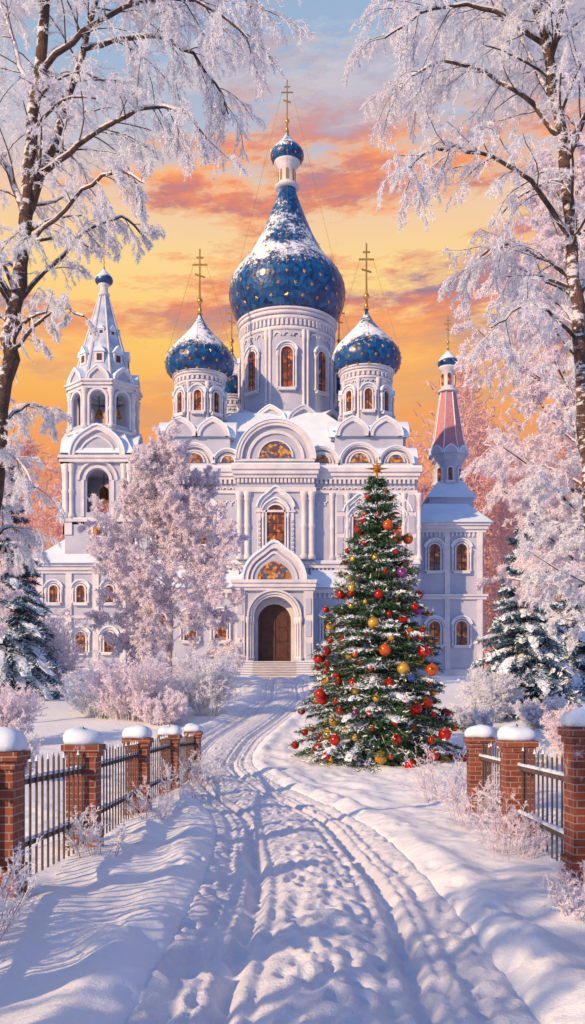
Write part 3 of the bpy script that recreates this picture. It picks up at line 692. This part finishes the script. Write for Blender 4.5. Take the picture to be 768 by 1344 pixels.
# ------------------------------------------------------------ trees
class Tree:
    def __init__(s,seed): s.P={}; s.tw=[]; s.r=random.Random(seed); s.seed=seed
    def path(s,pts,r0,r1,sides,mat): s.P.setdefault((len(pts),sides,mat),[]).append((pts,r0,r1))
    def grow(s,p,d,L,r,lev,P):
        R=s.r; n=P['seg'][lev]; st=L/n; w=P['wob'][lev]; g=P['grav'][lev]; pts=[p]; ds=[]
        for i in range(n):
            dx=d[0]+R.gauss(0,w);dy=d[1]+R.gauss(0,w);dz=d[2]+R.gauss(0,w)+g
            l=math.sqrt(dx*dx+dy*dy+dz*dz)+1e-9; d=(dx/l,dy/l,dz/l); ds.append(d)
            p=(p[0]+d[0]*st,p[1]+d[1]*st,p[2]+d[2]*st); pts.append(p)
        fro=lev>=P['frost']
        s.path(pts,r,max(r*P['tap'],.0025),5 if not fro else 3,1 if fro else 0)
        if not fro and P.get('snow',1):
            off=r*.5; s.path([(a[0],a[1],a[2]+off) for a in pts],r*.75,r*P['tap']*.9,4,1)
        if fro:
            for a,b in zip(pts,pts[1:]): s.tw.append((*a,*b))
        if lev<P['max']: s.kids(pts,ds,L,r,lev,P)
    def kids(s,pts,ds,L,r,lev,P,nc=None,cl0=None):
        R=s.r; nc=nc or P['n'][lev]; tm=P['tmin'][lev]
        for k in range(nc):
            t=tm+(1-tm)*(k+R.random())/nc; x=t*(len(pts)-1); i=min(int(x),len(pts)-2); f=x-i
            a,b=pts[i],pts[i+1]; q=(a[0]+(b[0]-a[0])*f,a[1]+(b[1]-a[1])*f,a[2]+(b[2]-a[2])*f); d=ds[i]
            an=math.radians(R.uniform(*P['ang'][lev]))
            vx,vy,vz=R.gauss(0,1),R.gauss(0,1),R.gauss(0,P.get('flat',1))+P.get('up',0)
            dt=vx*d[0]+vy*d[1]+vz*d[2]; vx-=dt*d[0];vy-=dt*d[1];vz-=dt*d[2]; l=math.sqrt(vx*vx+vy*vy+vz*vz)+1e-9
            c,sn=math.cos(an),math.sin(an); cd=(d[0]*c+vx/l*sn,d[1]*c+vy/l*sn,d[2]*c+vz/l*sn)
            cl=(cl0 if cl0 else L*P['ratio'][lev])*(1-P.get('tl',.55)*t)*R.uniform(.65,1.2)
            s.grow(q,cd,cl,max(r*P['rr'][lev]*(1-.4*t),.0035),lev+1,P)
    def limb(s,pts,r0,r1,P,nc,cl,lev=0,tmin=None,sides=8):
        A=np.array(pts,float); n=len(A); out=[]
        for i in range(n-1):
            a=A[max(i-1,0)];b=A[i];c=A[i+1];d=A[min(i+2,n-1)]
            for k in np.arange(0,1,.25): out.append(0.5*((2*b)+(-a+c)*k+(2*a-5*b+4*c-d)*k*k+(-a+3*b-3*c+d)*k**3))
        out.append(A[-1]); out=np.array(out); m=len(out)
        out[1:-1]+=np.array([[s.r.gauss(0,.012*(1+r0*4)) for _ in range(3)] for _ in range(m-2)])
        pl=[tuple(q) for q in out]; s.path(pl,r0,r1,sides,0)
        if abs(A[-1][2]-A[0][2])<1.2*math.hypot(*(A[-1]-A[0])[:2]): s.path([(q[0]-r0*.1,q[1],q[2]+r0*.45) for q in pl],r0*.78,r1*.9,5,1)
        ds=[]
        for a,b in zip(out,out[1:]): v=b-a; v=v/np.linalg.norm(v); ds.append(tuple(v))
        if tmin is not None: P=dict(P); P['tmin']=[tmin]+P['tmin'][1:]
        s.kids(pl,ds,1,(r0+r1)/2,lev,P,nc,cl)
    def build(s,name,mats,K,fl,fw,bias=(0,0,0),along=.5,spread=1.0):
        rng=np.random.default_rng(s.seed); Vs=[];G=[];off=0
        for (n,S,mat),L in s.P.items():
            A=np.array([q[0] for q in L]); r0=np.array([q[1] for q in L]);r1=np.array([q[2] for q in L])
            N=len(A); T=np.gradient(A,axis=1) ; T/=np.linalg.norm(T,axis=2,keepdims=True)+1e-9
            ref=np.repeat(np.where(np.abs(T[:,:,2]).mean(1)[:,None]>.75,np.array([[1.,.2,0.]]),np.array([[0.,.1,1.]]))[:,None,:],n,1)
            U=np.cross(T,ref);U/=np.linalg.norm(U,axis=2,keepdims=True)+1e-9;W=np.cross(T,U)
            u=np.linspace(0,1,n)[None,:]; R=r0[:,None]*(1-u)+r1[:,None]*u
            an=2*pi*np.arange(S)/S
            V=A[:,:,None,:]+R[:,:,None,None]*(np.cos(an)[None,None,:,None]*U[:,:,None,:]+np.sin(an)[None,None,:,None]*W[:,:,None,:])
            idx=np.arange(N*n*S).reshape(N,n,S)+off; a=idx[:,:-1];b=idx[:,1:]
            F=np.stack([a,np.roll(a,-1,2),np.roll(b,-1,2),b],-1).reshape(-1,4)
            Vs.append(V.reshape(-1,3));G.append((F,mat));off+=N*n*S
        if s.tw and K:
            tw=np.array(s.tw); v,f=slivers(tw[:,:3],tw[:,3:],K,fl,fw,rng,bias,along,spread); Vs.append(v);G.append((f+off,1));off+=len(v)
        return bulk(name,np.concatenate(Vs),G,mats,False,smooth_mats=(0,))
def slivers(a,b,K,fl,fw,rng,bias=(0,0,0),along=.5,spread=1.0):
    N=len(a); t=rng.random((N,K,1)); p=a[:,None]*(1-t)+b[:,None]*t; d=b-a; d/=np.linalg.norm(d,axis=1,keepdims=True)+1e-9
    g=rng.normal(size=(N,K,3))*spread; g+=d[:,None]*along+np.array(bias); g/=np.linalg.norm(g,axis=2,keepdims=True)+1e-9
    w=np.cross(g,rng.normal(size=(N,K,3))); w/=np.linalg.norm(w,axis=2,keepdims=True)+1e-9
    l=fl*rng.uniform(.4,1.2,(N,K,1)); ww=fw*rng.uniform(.6,1.3,(N,K,1))
    V=np.stack([p-w*ww*.5,p+w*ww*.5,p+g*l+w*ww*.12,p+g*l-w*ww*.12],2).reshape(-1,3)
    return V,np.arange(len(V)).reshape(-1,4)

def at(px,py,d): return ((px-384)*d/1300,d,1.65+(935-py)*d/1300)
BP=dict(seg=[6,7,6,3],wob=[.08,.10,.10,.15],grav=[.0,-.10,-.25,-.14],tap=.35,frost=2,max=3,n=[10,11,6,0],tmin=[.15,.10,.08,0],
        ang=[(30,65),(25,60),(20,45),(0,0)],ratio=[.5,.50,.34,0],rr=[.42,.4,.5,0],tl=.42,flat=.8,up=0)
FR=dict(K=4,fl=.040,fw=.0075,bias=(0,0,-.1),along=.9,spread=.75)
T=Tree(11); D=11.4
def L_(pts,dd=0): return [at(x,y,D+dd*i/max(1,len(pts)-1)) for i,(x,y) in enumerate(pts)]
T.limb([( -3.55,D,-.2)]+L_([(-22,800),(-8,650),(6,500),(20,400),(32,290),(44,150),(62,-30),(80,-220)]),.125,.05,BP,20,1.2,0,.38,10)
for pts,dd,r,nc,cl in(
  ([(33,285),(70,190),(105,75),(140,-50),(160,-160)],.5,.07,18,1.15),
  ([(38,240),(90,200),(150,160),(215,140),(262,170)],-.8,.04,19,.95),
  ([(50,100),(110,40),(180,5),(255,0),(325,50)],-.4,.04,23,1.05),
  ([(20,400),(70,345),(120,300),(160,285),(190,310)],.6,.03,13,.58),
  ([(10,470),(45,430),(80,405),(110,415)],-.9,.025,8,.5),
  ([(0,560),(35,530),(70,545)],.8,.025,8,.55),
  ([(108,65),(165,50),(225,55),(275,95),(300,150)],.9,.035,18,.95),
  ([(33,285),(0,200),(-50,120)],.7,.05,14,1.1),
  ([(22,400),(-20,330),(-60,300)],-.5,.04,12,1.0),
  ([(-8,620),(20,600),(45,640)],-.8,.03,9,.6),
  ([(45,150),(20,60),(-10,-30)],1.,.04,16,1.1),
  ([(60,-20),(120,-60),(200,-80),(290,-50),(330,10)],.3,.04,20,1.1),
  ([(28,330),(60,300),(110,250),(155,225),(190,240)],-1.4,.03,13,.62),
  ([(-15,720),(15,690),(40,720)],.5,.03,8,.6)):
    T.limb(L_(pts,dd),r,.010,BP,nc,cl)
T.build('birch_tree',[M_BARK,M_FROST],**FR)
T=Tree(12); D=11.6
T.limb([(3.62,D,-.2)]+L_([(780,800),(772,650),(762,480),(750,330),(738,200),(722,90),(700,-20),(670,-170)]),.10,.045,BP,22,1.4,0,.4,10)
for pts,dd,r,nc,cl in(
  ([(718,60),(650,15),(570,10),(505,50)],-.6,.035,20,1.0),
  ([(737,180),(685,125),(625,90),(565,85),(525,115)],.5,.035,20,1.0),
  ([(748,310),(695,235),(630,200),(570,195),(530,225)],-.8,.035,20,1.0),
  ([(740,215),(775,130),(800,60)],0,.045,12,1.1),
  ([(755,370),(705,335),(655,325),(610,355)],.6,.03,15,.9),
  ([(700,-20),(650,-65),(580,-70),(515,-20)],.4,.04,17,1.0),
  ([(722,90),(740,0),(765,-90)],-.7,.045,14,1.2),
  ([(760,450),(720,410),(680,405),(645,430)],-.8,.025,11,.7),
  ([(755,400),(790,330),(820,290)],.5,.04,10,1.0),
  ([(730,140),(690,60),(650,-10)],1.,.035,15,1.1)):
    T.limb(L_(pts,dd),r,.010,BP,nc,cl)
T.build('birch_tree',[M_BARK,M_FROST],**FR)

def frost_tree(name,x,y,h,spread,seed,P,nl,trunk_r,K,fl,fw,mats,lmin=.12,shape=1.0,lean=0,lift=(35,70),pf=(.70,.22)):
    T=Tree(seed); z0=H(x,y)-.2; R=T.r
    tp=[(x+lean*(t**1.5)+R.gauss(0,.06)*t*3,y+R.gauss(0,.06)*t*3,z0+h*.93*t) for t in np.linspace(0,1,7)]
    T.limb(tp,trunk_r,trunk_r*.15,P,2,1,2)
    for k in range(nl):
        t=lmin+(1-lmin)*(k+R.random()*.8)/nl; az=k*2.4+R.gauss(0,.4); X=t*6; i=min(int(X),5); f=X-i
        q=tuple(tp[i][j]*(1-f)+tp[i+1][j]*f for j in range(3))
        u=(t-lmin)/(1-lmin); prof=(math.sin(pi*min(1,(u*pf[0]+pf[1])))**.7)*shape
        L=spread*max(.25,prof)*R.uniform(.8,1.12); el=math.radians(lift[0]+(lift[1]-lift[0])*u)
        T.grow(q,(math.cos(az)*math.cos(el),math.sin(az)*math.cos(el),math.sin(el)),L*1.1,trunk_r*.4*(1-.6*t),0,P)
    return T.build(name,mats,K,fl,fw,(0,0,-.1),.7,.8)
RPm=dict(seg=[6,5,4,3],wob=[.10,.14,.18,.2],grav=[.03,.01,-.03,-.1],tap=.35,frost=0,max=3,n=[14,9,5,0],tmin=[.2,.15,.1,0],
        ang=[(25,60),(25,55),(20,55),(0,0)],ratio=[.40,.42,.45,0],rr=[.4,.4,.6,0],tl=.4)
frost_tree('added_shade_tree',-5.7,46,10.2,3.8,21,RPm,38,.15,4,.14,.046,[M_TWIG,M_FROSTP],.12,1,0,(12,66),(.62,.25))
WPm=dict(seg=[7,6,5,3],wob=[.08,.12,.12,.2],grav=[-.02,-.11,-.24,-.2],tap=.3,frost=1,max=3,n=[11,8,5,0],tmin=[.2,.12,.1,0],
        ang=[(25,60),(25,60),(20,45),(0,0)],ratio=[.40,.42,.38,0],rr=[.4,.4,.6,0],tl=.4)
frost_tree('added_shade_tree',8.9,29,17.6,3.8,22,WPm,60,.17,4,.11,.028,[M_BARK,M_FROSTP],.26,1,-.5,(30,72))
frost_tree('added_shade_tree',8.0,23.5,11.5,2.7,23,WPm,30,.12,4,.09,.022,[M_BARK,M_FROST],.30,1,0,(25,65))
frost_tree('added_shade_tree',-11.3,33,15.0,2.6,24,WPm,34,.15,3,.12,.03,[M_BARK,M_FROSTP],.2,1,0,(30,70))
# unseen trees added beside and behind the viewpoint to shade the foreground
SHP=dict(WPm); SHP['max']=2
frost_tree('added_shade_tree',-5.2,1.2,7.5,2.3,25,SHP,22,.14,2,.10,.03,[M_BARK,M_FROST],.3,1,0,(30,70))
frost_tree('added_shade_tree',-4.4,-3.5,9.5,2.8,26,SHP,26,.16,2,.10,.03,[M_BARK,M_FROST],.3,1,0,(30,70))

def bush(name,x,y,h,rad,seed,n,K,fl,fw,mats,r=.012,P=None,up=.9):
    T=Tree(seed); R=T.r
    P=P or dict(seg=[5,4,3],wob=[.10,.14,.2],grav=[.0,-.02,-.05],tap=.3,frost=0,max=2,n=[8,4,0],tmin=[.15,.1,0],ang=[(20,50),(20,50),(0,0)],ratio=[.40,.42,0],rr=[.5,.6,0],tl=.4)
    for k in range(n):
        az=R.uniform(0,2*pi); q=R.random()**.5*rad*.5; ox,oy=q*math.cos(az),q*math.sin(az)
        d=Vector((math.cos(az)*rad*R.uniform(.2,1.0),math.sin(az)*rad*R.uniform(.2,1.0),h*up)).normalized()
        T.grow((x+ox,y+oy,H(x+ox,y+oy)-.05),tuple(d),h*R.uniform(.45,.92),r,0,P)
    return T.build(name,mats,K,fl,fw,(0,0,0),.8,.8)
F1=[M_TWIG,M_FROST];F2=[M_TWIG,M_FROSTP]
for (px,d_,h,rad,sd,mt) in((170,36,2.5,1.5,31,F2),(132,37,1.9,1.3,32,F1),(272,37,2.6,.85,33,F1),(62,44,3.6,1.1,34,F2),(5,30,2.0,.8,35,F2),
      (645,36,2.1,.9,36,F1),(618,33,1.0,.7,37,F1),(715,34,1.1,.9,38,F1),(760,27,1.6,.7,39,F2),(212,35,1.3,1.0,40,F2),(12,22,1.2,.6,41,F1),(690,25,.8,.6,43,F1)):
    bush('frosted_bush',(px-384)*d_/1300,d_,h,rad,sd,int(40+rad*32),4,.10,.027,mt)
def sparse(x,y,h,rad,sd,n,mt=F1):
    P=dict(seg=[6,4,3],wob=[.08,.14,.2],grav=[-.01,-.02,-.03],tap=.4,frost=1,max=2,n=[6,3,0],tmin=[.25,.15,0],ang=[(20,50),(20,50),(0,0)],ratio=[.4,.4,0],rr=[.6,.7,0],tl=.4,snow=1)
    bush('dry_shrub',x,y,h*1.25,rad,sd,n,4,.026,.007,mt,.0045,P)
for x,y,h,rad,sd,n in((-2.05,10.4,.5,.4,51,16),(-2.2,6.7,.65,.5,52,24),(-2.0,14.0,.55,.5,53,18),(-2.05,17.5,.7,.6,54,20),(-1.95,22,.9,.7,55,26),
      (2.5,13.6,.75,.6,56,32),(2.35,10.6,.6,.5,57,30),(2.2,7.6,.45,.4,58,18),(2.3,6.4,.35,.35,59,12),(2.65,17.5,.9,.7,60,28),(-2.25,5.9,.55,.4,61,18)):
    sparse(x,y,h,rad,sd,n,F2 if x>0 else F1)

# ------------------------------------------------------------ conifers
def uvs(n,m):
    V=[];F=[]
    for j in range(m+1):
        th=pi*j/m
        for i in range(n): a=2*pi*i/n; V.append((math.sin(th)*math.cos(a),math.sin(th)*math.sin(a),math.cos(th)))
    for j in range(m):
        for i in range(n): k=(i+1)%n; F.append((j*n+i,(j+1)*n+i,(j+1)*n+k,j*n+k))
    return np.array(V),np.array(F)
def conifer(name,x,y,h,R,seed,nm,nw,snowf,nl,nwid,dens,ornaments=False,droop=.35,clsz=1.0):
    rng=np.random.default_rng(seed); r_=random.Random(seed); z0=H(x,y)-.1
    e=empty(name); sp=[];ssn=[];tips=[];clump=[]; T=Tree(seed)
    T.path([(x,y,z0-.2),(x,y,z0+h*.5),(x,y,z0+h*.98)],R*.055,.02,8,0)
    for i in range(nw):
        t=.03+.95*(i/(nw-1)); zz=z0+h*t; Lb=R*((1-t)**.88)*1.0+.10
        nb=int((6+11*(1-t))*dens)
        for k in range(nb):
            az=2*pi*(k+r_.random()*.7)/nb+i*1.3; L=Lb*r_.uniform(.72,1.1); c,s_=math.cos(az),math.sin(az)
            zb=zz+r_.uniform(-.5,.5)*h/nw; rise=.25*t+.08; dr=droop*(1.15-t*.7)*r_.uniform(.8,1.2); snowy=r_.random()<snowf
            def pt(u): return np.array((x+c*L*u,y+s_*L*u,zb+L*(rise*u-dr*u*u+.10*u**4)))
            T.path([tuple(pt(u)) for u in(0,.35,.7,1)],.012+L*.012,.006,3,0)
            ns=int(5+L*7)
            for j in range(ns):
                u=.12+.88*(j+.5)/ns; b=pt(u); sl=(.42*L*(1.05-u)**.7*(.4+.6*min(1,u*2.5))+.10)*r_.uniform(.8,1.15)
                for sg in(-1,1):
                    an=az+sg*math.radians(r_.uniform(38,62)); dd=np.array((math.cos(an),math.sin(an),-.25*droop-.12+r_.uniform(-.1,.12)))
                    q=b+dd*sl; sp.append((*b,*q))
                    if snowy and u>.3: ssn.append((*(b+(0,0,.03)),*(q+(0,0,.03))))
                    elif r_.random()<.16: ssn.append((*(b+dd*sl*.5+(0,0,.02)),*(q+(0,0,.02))))
            sp.append((*pt(.8),*pt(1.08)))
            if snowy: 
                ssn.append((*(pt(.7)+(0,0,.04)),*(pt(1.05)+(0,0,.04))))
                for u in (.5,.62,.74,.86,.97):
                    if r_.random()<.8: clump.append((*(pt(u)+(0,0,.03)),(L*r_.uniform(.09,.15)+.03)*clsz,(L*r_.uniform(.05,.10)+.03)*clsz,(r_.uniform(.03,.055)+.01*L)*clsz,az,-(dr*2*u-rise)))
            tips.append((t,az,pt(r_.uniform(.86,1.0)),L))
    sp=np.array(sp); Kn=nl[2]
    v1,f1=slivers(sp[:,:3],sp[:,3:],Kn,nl[0],nwid,rng,(0,0,0),.9,.62)
    ss=np.array(ssn); v2,f2=slivers(ss[:,:3],ss[:,3:],max(3,int(Kn*.6)),nl[0]*.85,nwid*1.6,rng,(0,0,.25),1.0,.5)
    SV,SF=uvs(8,5); vs=[v1,v2];gs=[(f1,0),(f2+len(v1),1)]; off=len(v1)+len(v2)
    for (cx_,cy_,cz_2,a,b,c3,az,sl) in clump:
        q=SV*(a,b,c3)*rng.uniform(.65,1.25,(len(SV),1)); q=np.c_[q[:,0],q[:,1],q[:,2]+q[:,0]*sl]
        c,s_=math.cos(az),math.sin(az); q=np.c_[q[:,0]*c-q[:,1]*s_,q[:,0]*s_+q[:,1]*c,q[:,2]]+(cx_,cy_,cz_2)
        vs.append(q);gs.append((SF+off,1));off+=len(q)
    bulk('foliage',np.concatenate(vs),gs,[nm,M_NSNOW],parent=e)
    o=T.build('trunk',[M_BARK,M_BARK],0,0,0); o.parent=e
    if ornaments:
        SV,SF=uvs(18,12); vs=[];gs=[];off=0; placed=[]; r_.shuffle(tips)
        for t,az,p_,L in tips:
            if t<.05 or t>.96: continue
            if math.sin(az)>.45: continue
            rad=r_.choice((.07,.085,.10,.11,.12,.15,.18))*(1-.25*t)
            p=np.array(p_)+np.array((math.cos(az),math.sin(az),0))*.04-(0,0,rad*.6)
            if any(np.linalg.norm(p-q)<.36 for q in placed): continue
            placed.append(p); mi=r_.choices(range(5),(54,25,13,4,4))[0]
            vs.append(SV*rad+p);gs.append((SF+off,mi));off+=len(SV)
            C,CF=uvs(8,4); vs.append(C*(.025,.025,.03)+p+(0,0,rad));gs.append((CF+off,1));off+=len(C)
            if len(placed)>150: break
        bulk('ornaments',np.concatenate(vs),gs,M_ORN,True,parent=e)
        m=MB([M_GOLD]); zt_=z0+h+.02; zc=zt_+.24
        N=16; R1,R2,R3=.34,.10,.21
        for sg in(-1,1):
            ci=m.v(x,y-sg*.09,zc); idx=[]
            for j in range(N):
                rr=R2 if j%2 else (R1 if j%4==0 else R3); a=2*pi*j/N+pi/2; idx.append(m.v(x+rr*math.cos(a),y,zc+rr*math.sin(a)))
            for j in range(N): m.f((ci,idx[j],idx[(j+1)%N]),0)
        m.lathe(x,y,[(.05,zt_-.2),(.03,zc-.1)],8,0)
        m.obj('star_topper',e)
conifer('christmas_tree',2.32,27.2,7.8,2.35,71,M_GREEN,32,.34,(.13,0,11),.023,1.3,True,.36,.62)
conifer('blue_spruce',8.9,38,7.5,2.3,72,M_BLUEG,17,.9,(.20,0,8),.04,1.0,False,.55,1.2)
conifer('blue_spruce',-12.2,42,10.4,2.7,73,M_BLUEG,20,.85,(.20,0,8),.04,1.0,False,.55,1.2)
conifer('blue_spruce',12.6,44,9.0,2.6,74,M_BLUEG,17,.9,(.22,0,6),.045,.9,False,.55,1.15)

# ------------------------------------------------------------ distant trees (one object)
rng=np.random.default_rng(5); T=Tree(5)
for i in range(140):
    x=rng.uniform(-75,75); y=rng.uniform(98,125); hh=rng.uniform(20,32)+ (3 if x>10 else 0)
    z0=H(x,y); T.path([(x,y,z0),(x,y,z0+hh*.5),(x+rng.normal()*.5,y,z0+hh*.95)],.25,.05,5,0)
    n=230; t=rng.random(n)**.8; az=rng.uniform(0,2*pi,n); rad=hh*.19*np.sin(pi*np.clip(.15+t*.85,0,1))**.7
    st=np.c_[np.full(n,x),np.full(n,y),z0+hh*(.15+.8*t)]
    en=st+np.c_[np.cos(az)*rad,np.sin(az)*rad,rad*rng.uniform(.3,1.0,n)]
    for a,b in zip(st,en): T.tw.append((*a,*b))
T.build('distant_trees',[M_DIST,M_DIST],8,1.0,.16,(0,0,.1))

# ------------------------------------------------------------ world + light
SUN_AZ=Vector((-.74,-.67)).normalized(); EL=math.radians(22)
wd=bpy.data.worlds.new('World'); scene.world=wd; wd.use_nodes=True
nt=wd.node_tree; t=NT(nt); bg=nt.nodes['Background']
sky=t.n('ShaderNodeTexSky',sky_type='NISHITA'); sky.sun_disc=False; sky.sun_elevation=EL; sky.sun_rotation=math.atan2(SUN_AZ.x,SUN_AZ.y)
tc=t.n('ShaderNodeTexCoord').outputs['Generated']; sp=t.n('ShaderNodeSeparateXYZ'); t.l(tc,sp.inputs[0])
zc=sp.outputs[2]
base=t.ramp(zc,[(0.0,lin(232,160,140)),(.22,lin(236,148,98)),(.29,lin(248,174,96)),(.35,lin(253,204,112)),(.41,lin(253,216,148)),(.46,lin(240,202,172)),(.495,lin(192,190,204)),(.55,lin(160,184,212)),(1.0,lin(70,118,190))])
cb=t.n('ShaderNodeCombineXYZ'); t.l(t.math('MULTIPLY',sp.outputs[0],3.4),cb.inputs[0]); t.l(t.math('MULTIPLY',sp.outputs[1],1.2),cb.inputs[1]); 
t.l(t.math('ADD',t.math('MULTIPLY',zc,12.5),t.math('MULTIPLY',sp.outputs[0],-.8)),cb.inputs[2])
n1=t.noise(1.15,10,cb.outputs[0],.66)
cb2=t.n('ShaderNodeVectorMath',operation='ADD'); t.l(cb.outputs[0],cb2.inputs[0]); cb2.inputs[1].default_value=(3.1,7.7,2.2)
n2=t.noise(2.1,9,cb2.outputs[0],.68)
win=t.ramp(zc,[(.22,0.0),(.33,.4),(.38,1.0),(.49,1.0),(.54,.3),(.75,.1)])
bias=t.math('ADD',n1,t.math('MULTIPLY',sp.outputs[0],.26))
m1=t.ramp(bias,[(.475,0.0),(.535,1.0)])
mask=t.math('MULTIPLY',m1,win)
ccol=t.ramp(n2,[(.34,lin(252,172,108)),(.43,lin(240,144,104)),(.51,lin(208,128,122)),(.60,lin(154,124,154))])
edge=t.ramp(bias,[(.475,0.0),(.505,1.0),(.555,0.0)])
c1=t.mix(t.math('MULTIPLY',mask,.95),base,ccol)
c1=t.mix(t.math('MULTIPLY',t.math('MULTIPLY',edge,win),.5),c1,lin(255,196,138))
wisp=t.math('MULTIPLY',t.ramp(n2,[(.48,0.0),(.6,1.0)]),t.ramp(zc,[(.46,0.0),(.53,.55)]))
c1=t.mix(wisp,c1,lin(222,212,216))
front=t.ramp(sp.outputs[1],[(.05,0.0),(.62,1.0)])
nis=t.mix(1.0,sky.outputs[0],(.11,.11,.11,1),'MULTIPLY')
cool=t.mix(.55,nis,lin(120,156,232))
fin=t.mix(front,cool,c1)
t.l(fin,bg.inputs[0]); bg.inputs[1].default_value=1.0
sl=bpy.data.lights.new('sun','SUN'); sl.energy=4.8; sl.angle=math.radians(.8); sl.color=(1,.66,.36)
so=link(bpy.data.objects.new('sun',sl)); dv=Vector((SUN_AZ.x*math.cos(EL),SUN_AZ.y*math.cos(EL),math.sin(EL))); so.rotation_euler=dv.to_track_quat('Z','Y').to_euler()

cam=bpy.data.cameras.new('camera'); co=link(bpy.data.objects.new('camera',cam)); co.location=(0,0,1.65); co.rotation_euler=(pi/2,0,0)
cam.sensor_width=36; cam.lens=36*1300/1344; cam.shift_y=263/1344; cam.clip_end=9000; cam.clip_start=.1
scene.camera=co
scene.view_settings.view_transform='Standard'; scene.view_settings.look='None'; scene.view_settings.exposure=0
